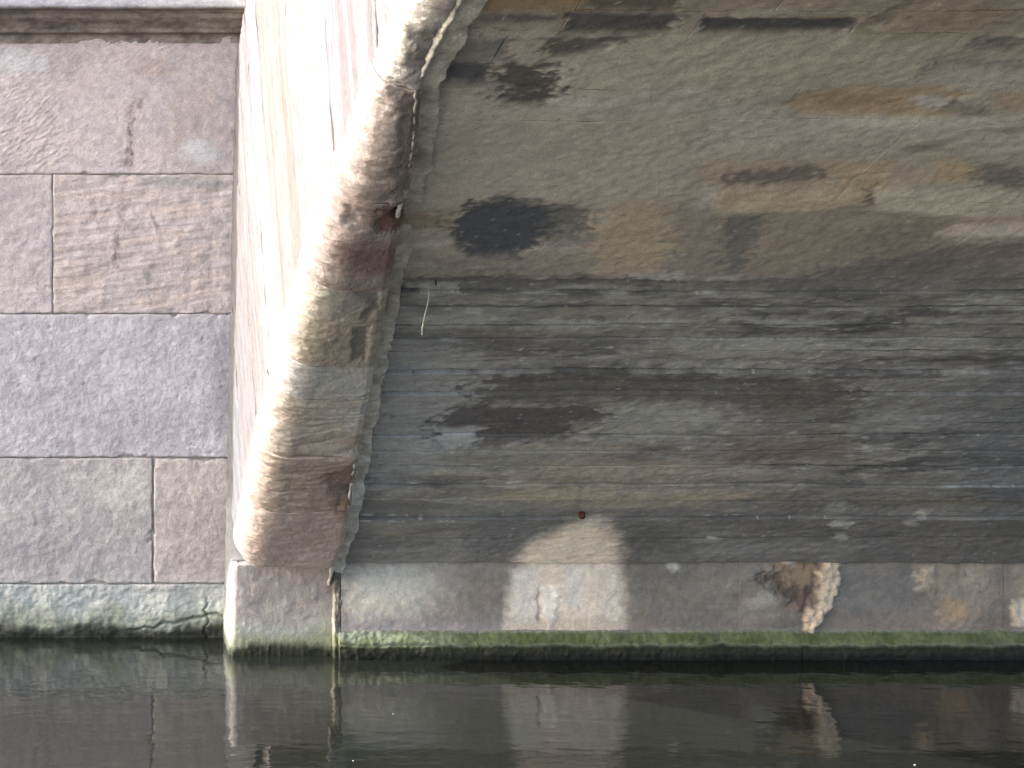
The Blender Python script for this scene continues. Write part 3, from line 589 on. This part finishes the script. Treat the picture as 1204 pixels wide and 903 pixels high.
    if hollow: 
        for (hx, hs, wx_, ws_, dp) in hollow: h = h - dp * np.exp(-((x - hx - .01 * fbm(S * 20, x * 20, seed + 30, 3)) / wx_) ** 2 - ((S - hs) / ws_) ** 2) * (QQ > .6)
    TJ = TH.copy(); ga = .0022 / RR
    TJ = np.clip(TJ, th1 + ga, th0 - ga)
    xx = x + nx * h; rr_ = rad + nr_ * h
    if th0 > .78 and fine:                                    # the lowest stone: its foot is rounded off at the outer corner
        f = ss(.055, 0., tt[:, None] * L_ + 0 * S) * ss(1.15, .0, np.abs(QQ)) * ss(-.15, .05, QQ); xx = xx + .03 * f * f
    def pt(xx, rr_, TJ): return np.stack([xx, YC + rr_ * np.sin(TJ), ZC + rr_ * np.cos(TJ)], -1)
    P = pt(xx, rr_, TJ)
    p = lambda M: np.pad(M, [(1, 1), (1, 1)] + [(0, 0)] * (M.ndim - 2), 'edge')
    Pp = p(P); dn = .07
    bk = pt(p(x) - p(nx) * dn, p(rad) - p(nr_) * dn, p(TJ))
    for sl_ in ((0, slice(None)), (-1, slice(None)), (slice(None), 0), (slice(None), -1)): Pp[sl_] = bk[sl_]
    return mesh_obj('voussoir', Pp, quads(*Pp.shape[:2]), M_RING, bridge, p(C), np.zeros(Pp.shape[:2]))
RING_PATCH = [
    ([(440, 262), (452, 246), (485, 238), (488, 268), (470, 274), (446, 272)], (120, 66, 30), .85, 6, 8, -.006), ([(462, 250), (482, 240), (484, 256), (466, 260)], (44, 28, 18), .9, 5, 4, -.012),
    ([(398, 290), (480, 288), (470, 318), (440, 320), (400, 312)], (118, 78, 68), .7, 8, 8, 0), ([(370, 340), (450, 344), (438, 372), (380, 372)], (142, 142, 128), .6, 7, 8, 0), ([(345, 385), (430, 385), (420, 425), (350, 425)], (152, 136, 104), .5, 9, 10, 0),
    ([(415, 345), (445, 344), (446, 362), (430, 376), (424, 372), (436, 358)], (104, 102, 96), .7, 3, 3, -.006), ([(416, 388), (436, 384), (428, 424), (414, 424)], (106, 103, 98), .7, 3, 3, -.006),
    ([(360, 432), (435, 434), (425, 466), (365, 466)], (160, 160, 150), .6, 7, 8, 0), ([(390, 480), (438, 470), (436, 490), (420, 510), (392, 500)], (172, 170, 164), .55, 5, 7, 0),
    ([(380, 560), (425, 545), (418, 590), (395, 600)], (112, 82, 52), .65, 6, 7, -.006), ([(395, 590), (415, 588), (412, 612), (395, 612)], (140, 108, 50), .6, 4, 6, 0), ([(300, 600), (340, 592), (335, 640), (300, 645)], (176, 148, 128), .5, 10, 8, 0),
    ([(470, 120), (505, 130), (495, 180), (480, 230), (466, 236), (470, 170)], (96, 90, 84), .6, 6, 8, -.005), ([(430, 200), (470, 190), (460, 240), (420, 236)], (122, 106, 96), .6, 8, 8, 0), ([(405, 255), (425, 252), (422, 272), (404, 272)], (92, 92, 94), .7, 5, 6, -.004),
    ([(485, 66), (520, 62), (520, 110), (480, 108)], (84, 84, 86), .7, 5, 10, -.004), ([(458, 40), (480, 40), (478, 92), (452, 90)], (214, 196, 150), .6, 7, 8, 0), ([(445, 8), (455, 0), (462, 30), (452, 40), (438, 32)], (150, 152, 158), .8, 3, 6, -.01)]
VJ = [668, 602, 538, 470, 432, 342, 240, 124, 22, -80]
FC = [((214, 212, 208), (200, 194, 190)), ((218, 210, 198), (206, 196, 182)), ((226, 222, 214), (206, 192, 174)), ((222, 220, 222), (212, 206, 206)), ((226, 214, 190), (206, 190, 160)), ((222, 222, 222), (216, 206, 196)),
      ((216, 206, 206), (196, 178, 168)), ((226, 216, 208), (206, 196, 190)), ((214, 208, 206), (224, 206, 180)), ((214, 206, 200), (204, 192, 180))]
SCL = [((178, 150, 130), (168, 136, 114)), ((172, 148, 124), (156, 128, 102)), ((176, 160, 138), (160, 140, 116)), ((172, 168, 162), (158, 150, 142)), ((168, 158, 132), (156, 138, 112)), ((150, 132, 122), (138, 108, 94)),
       ((146, 130, 120), (132, 112, 100)), ((176, 168, 158), (146, 137, 128)), ((218, 213, 205), (190, 186, 180)), ((200, 192, 180), (180, 170, 160))]
sj = lambda py: soff(400, py, RR)[1]
for i in range(len(VJ) - 1):
    hol = {1: [(.90, sj(580), .05, .03, .02)], 2: [(.90, sj(530), .05, .025, .02)]}.get(i)
    voussoir(theta(VJ[i]), theta(VJ[i + 1]), FC[i], SCL[i], 4000 + i * 41, True, rough=[.3, .4, .3, .2, .6, .3, .5, .5, 1.2, 1.2][i], ripple=[.0012, .004, .0045, .002, .002, .0015, .002, .002, .003, .003][i], hollow=hol)
t = theta(-80); k = 0
while t > -T0 + .02:
    t1 = max(t - .07, -T0); voussoir(t, t1, FC[k % 10], SCL[(k * 3) % 10], 5000 + k * 17, False); t = t1; k += 1
# pointing between the ring and the soffit courses
def fillet():
    s = np.arange(-.10, soff(400, -60)[1], .005); w = np.linspace(0, 1, 22)
    W, S = np.meshgrid(w, s)
    x0 = ringx(S) - .014 + .008 * fbm(S * 9, S * 0, 171, 5, .65); x1 = ringx(S) + .052 + .020 * fbm(S * 7, S * 0 + 4, 172, 5, .65)
    x1 = np.maximum(x1, x0 + .022)
    x = x0 + (x1 - x0) * W
    h = (.012 + (RI - RR - .097 + rollr(S) - .004) * (1 - ss(0, .4, W))) * np.ones_like(W) + .004 * fbm(x * 30, S * 30, 173, 5, .65) + .003 * fbm(x * 10, S * 10, 174, 3) - .05 * ss(.92, 1, W) - .018 * ss(.16, 0, W)
    gap = ss(.1, .35, fbm(S * 3.4, S * 0 + 2, 175, 3)) * ss(.5, .1, W); h = h - .02 * gap
    C = mix(np.ones(x.shape + (3,)) * lin((214, 209, 198)), lin((180, 174, 163)), ss(-.4, .5, fbm(x * 14, S * 14, 176, 5)))
    C = C * (1 + .2 * fbm(x * 40, S * 40, 177, 4))[..., None]
    rs = np.exp(-((S - soff(480, 252)[1]) / .05) ** 2); C = mix(C, lin((120, 70, 36)), .8 * rs); h = h - .03 * rs
    t = T0 - S / RI; R = RI - h
    V = np.stack([x, YC + R * np.sin(t), ZC + R * np.cos(t)], -1)
    return mesh_obj('mortar_joint', V, quads(*V.shape[:2]), M_MORT, bridge, C, np.zeros(x.shape))
fillet()

def upright_joint():
    w = np.linspace(0, 1, 18); z = np.arange(-.3, .33, .004); W, Z = np.meshgrid(w, z)
    x = .906 + (.034 + .006 * fbm(Z * 14, Z * 0, 191, 4)) * W + .006 * fbm(Z * 9, Z * 0 + 3, 192, 4)
    h = .012 + .006 * fbm(x * 30, Z * 22, 193, 5, .65) - .03 * ss(.8, 1, W) - .03 * ss(.2, 0, W) - .02 * ss(.15, .5, fbm(x * 6, Z * 11, 194, 4))
    C = mix(np.ones(x.shape + (3,)) * lin((176, 172, 160)), lin((140, 132, 118)), ss(-.4, .5, fbm(x * 20, Z * 14, 195, 4)))
    C = mix(C, lin((110, 118, 74)), .7 * ss(.11, .06, Z)); C = mix(C, lin((30, 32, 22)), .9 * ss(.05, .02, Z))
    V = np.stack([x, 4.915 - h, Z], -1)
    return mesh_obj('mortar_joint', V, quads(*V.shape[:2]), M_MORT, bridge, C * .5, np.zeros(x.shape))
upright_joint()
# --- pier stone under the ring: face and return in one skin, plus facade masonry behind and above
def pier(z0, z1, name, seed, yfar=5.36, zt=None):
    yr = np.linspace(yfar, D + .02, 40); ar = np.linspace(0, math.pi / 2, 9)[1:-1]; x1 = .915
    v = axis(z1 - z0, .0045, .008) * (z1 - z0) + z0
    pts = [(0., y, 0) for y in yr] + [(.02 - .02 * math.cos(a), D + .02 - .02 * math.sin(a), 1) for a in ar] + [(.02 + t, D, 2) for t in np.linspace(0, x1 - .58, 84)]
    q = np.array(pts); qx, Z = np.meshgrid(q[:, 0], v); qy = np.meshgrid(q[:, 1], v)[0]; qk = np.meshgrid(q[:, 2], v)[0]
    # below the skewback the return face leans with the first voussoir joint
    zt_ = np.where(qk == 0, np.maximum(z1, .30 + np.clip(qy - D, 0, 1) * .975), z1) if zt else z1 + 0 * Z
    Z = z0 + (Z - z0) * (zt_ - z0) / (z1 - z0)
    arc = np.where(qk == 0, 5.5 - qy, .6 + qx)
    h = .004 * fbm(arc * 5, Z * 6, seed, 4) + .0022 * fbm(arc * 25, Z * 25, seed + 1, 5, .65)
    z = Z + .02 * fbm(arc * 6, Z * 6, seed + 2, 4)
    h = h + .005 * ss(.05, .01, z) * np.abs(fbm(arc * 50, Z * 10, seed + 3, 4)) - .008 * ss(.02, -.05, Z)
    e = np.minimum(Z - z0, zt_ - Z); h = h - .008 * ss(.008, 0, e)
    C = mix(np.ones(Z.shape + (3,)) * lin((164, 156, 149)), lin((150, 142, 136)), ss(-.4, .5, fbm(arc * 5, Z * 6, seed + 4, 5)))
    C = mix(C, lin((168, 162, 158)), .5 * ss(.07, 0, np.abs(arc - .62)))
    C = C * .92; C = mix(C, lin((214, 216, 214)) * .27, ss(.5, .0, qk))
    C = C * (1 + .12 * fbm(arc * 30, Z * 30, seed + 5, 4))[..., None]
    up = .03 * ss(.8, 1.0, arc) 
    C = mix(C, lin((158, 164, 148)), .7 * ss(.14, .09, z - up)); C = mix(C, lin((116, 122, 84)), .6 * ss(.10, .05, z - up) * ss(.2, .9, qk + .0))
    C = mix(C, lin((34, 36, 24)), .95 * ss(.062, .02, z + .010 * fbm(arc * 30, Z * 12, seed + 6, 4)) * ss(.0, .5, qk + .35))
    nx = np.where(qk == 0, -1., np.where(qk == 2, 0, -.7)); ny = np.where(qk == 0, 0, np.where(qk == 2, -1., -.7))
    P = np.stack([FX(Z) + qx + nx * h, qy + ny * h, Z], -1)
    p = lambda M: np.pad(M, [(1, 1), (0, 1)] + [(0, 0)] * (M.ndim - 2), 'edge')
    Pp = p(P); nxp, nyp = p(nx), p(ny)
    for sl_ in ((0, slice(None)), (-1, slice(None)), (slice(None), -1)):
        Pp[sl_ + (0,)] -= nxp[sl_] * .08; Pp[sl_ + (1,)] -= nyp[sl_] * .08
    return mesh_obj(name, Pp, quads(*Pp.shape[:2]), M_WALL, bridge, p(C), p(ss(.05, .02, Z) * .6))
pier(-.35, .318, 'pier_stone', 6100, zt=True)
def fsurf(U, V, h):                                          # facade plane over y and z
    return np.stack([FX(V) - h, U, V], -1)
for k, (a, b, z0, z1) in enumerate([(4.7, 6.3, 1.9, 2.32), (3.9, 6.3, 2.32, 2.68), (-6, 3.9, 2.84, 3.2), (2.9, 6.3, 2.68, 3.0), (3.9, 6.3, 3.0, 3.35)]):
    slab('spandrel_stone', fsurf, a, b, z0, z1, lambda U, V: -.028 + .006 * fbm(U * 6, V * 6, 181, 4), lambda U, V: np.ones(U.shape + (3,)) * lin((206, 198, 188)) * (1 + .12 * fbm(U * 9, V * 9, 182, 4))[..., None], M_RING, bridge, res=(.03, .03), seed=6300 + k, skirt=.1, flip=True)
for x0, x1 in ((.55, .95), (XE - .4, XE)):
    mesh_obj('parapet', *box_mesh(x0, x1, YC - 6.2, YC + 6.2, 3.352, 4.15), M_CORE, bridge, smooth=False)

# ------------------------------------------------------------------ small things
M_CLAY = plain_mat('clay_pipe', (.05, .022, .016), (.10, .045, .032), 60)
M_STRAW = plain_mat('dry_straw', (.50, .46, .38), (.66, .62, .54), 40)
M_FLUFF = plain_mat('white_fluff', (.70, .70, .68), (.82, .82, .80), 60)
M_RUST = plain_mat('rusty_iron', (.05, .016, .006), (.16, .05, .015), 90)
def spt(px, py, h=0.):
    x, q = soff(px, py); t = T0 - q / RI
    return Vector((x, YC + (RI - h) * math.sin(t), ZC + (RI - h) * math.cos(t))), Vector((0, -math.sin(t), -math.cos(t)))
def tube(name, pts, rad, mat, parent=None, n=8):
    V, Q = [], []; N = len(pts)
    for i, p in enumerate(pts):
        d = (pts[min(i + 1, N - 1)] - pts[max(i - 1, 0)]).normalized(); a = d.orthogonal().normalized(); b = d.cross(a)
        r = rad[i] if hasattr(rad, '__len__') else rad
        V += [p + (a * math.cos(k * 2 * math.pi / n) + b * math.sin(k * 2 * math.pi / n)) * r for k in range(n)]
    for i in range(N - 1):
        Q += [(i * n + k, i * n + (k + 1) % n, (i + 1) * n + (k + 1) % n, (i + 1) * n + k) for k in range(n)]
    return mesh_obj(name, [tuple(v) for v in V], Q, mat, parent)
p, nrm = spt(684, 605)
a = nrm.orthogonal().normalized(); 
tube('weep_pipe', [p - nrm * .05, p - nrm * .002, p + nrm * .010, p + nrm * .012, p + nrm * .009, p - nrm * .045], [.011, .011, .0105, .009, .008, .007], M_CLAY, bridge, 16)
p, nrm = spt(462, 250)
tube('iron_cramp', [p - nrm * .03 + Vector((-.015, 0, 0)), p + nrm * .006 + Vector((-.012, 0, 0)), p + nrm * .010 + Vector((0, 0, -.002)), p + nrm * .006 + Vector((.014, 0, -.003)), p - nrm * .02 + Vector((.016, 0, -.006))], [.006, .007, .008, .006, .006], M_RUST, bridge)
p, nrm = spt(504, 339)
st = [p - nrm * .01, p + nrm * .012 + Vector((0, 0, -.004)), p + nrm * .018 + Vector((-.006, 0, -.028)), p + nrm * .016 + Vector((-.013, 0, -.058)), p + nrm * .014 + Vector((-.018, 0, -.088)), p + nrm * .014 + Vector((-.0185, 0, -.105))]
o = tube('straw', st, [.0016, .0018, .0016, .0015, .0014, .0009], M_STRAW)
tag(o, 'thin pale dry straw hanging from a joint in the arch soffit', 'straw')
p, nrm = spt(513, 334)
o = tube('twig', [p - nrm * .01, p + nrm * .01 + Vector((-.002, 0, .006)), p + nrm * .016 + Vector((-.005, 0, .024))], [.0022, .002, .0012], M_RUST)
tag(o, 'short dark twig stuck in the joint just above the hanging straw', 'twig')
def fleck(px, py, size, label, seed):
    y = CZ * F / (py - PY); x = (px - PX) / F * y; rnd = random.Random(seed)
    V, Q = [], []
    for k in range(9):
        a = rnd.uniform(0, 6.28); L_ = size * rnd.uniform(.6, 1); d = Vector((math.cos(a), math.sin(a), rnd.uniform(.15, .7))).normalized(); w = d.orthogonal().normalized() * size * .12
        c = Vector((x, y, .001)); i = len(V)
        V += [tuple(c - w), tuple(c + w), tuple(c + d * L_ + w * .5), tuple(c + d * L_ - w * .5)]; Q.append((i, i + 1, i + 2, i + 3))
    o = mesh_obj('floating_fluff', V, Q, M_FLUFF); tag(o, label, 'fluff', 'white fluff floating on the canal')
fleck(462, 840, 0.0028, 'tiny white fluff on the water, farthest out of the reflections', 1)
fleck(415, 895, 0.0024, 'tiny white fluff on the water below the pier reflection', 2)
fleck(1075, 900, 0.0045, 'small white fluff on dark water at bottom right', 4)
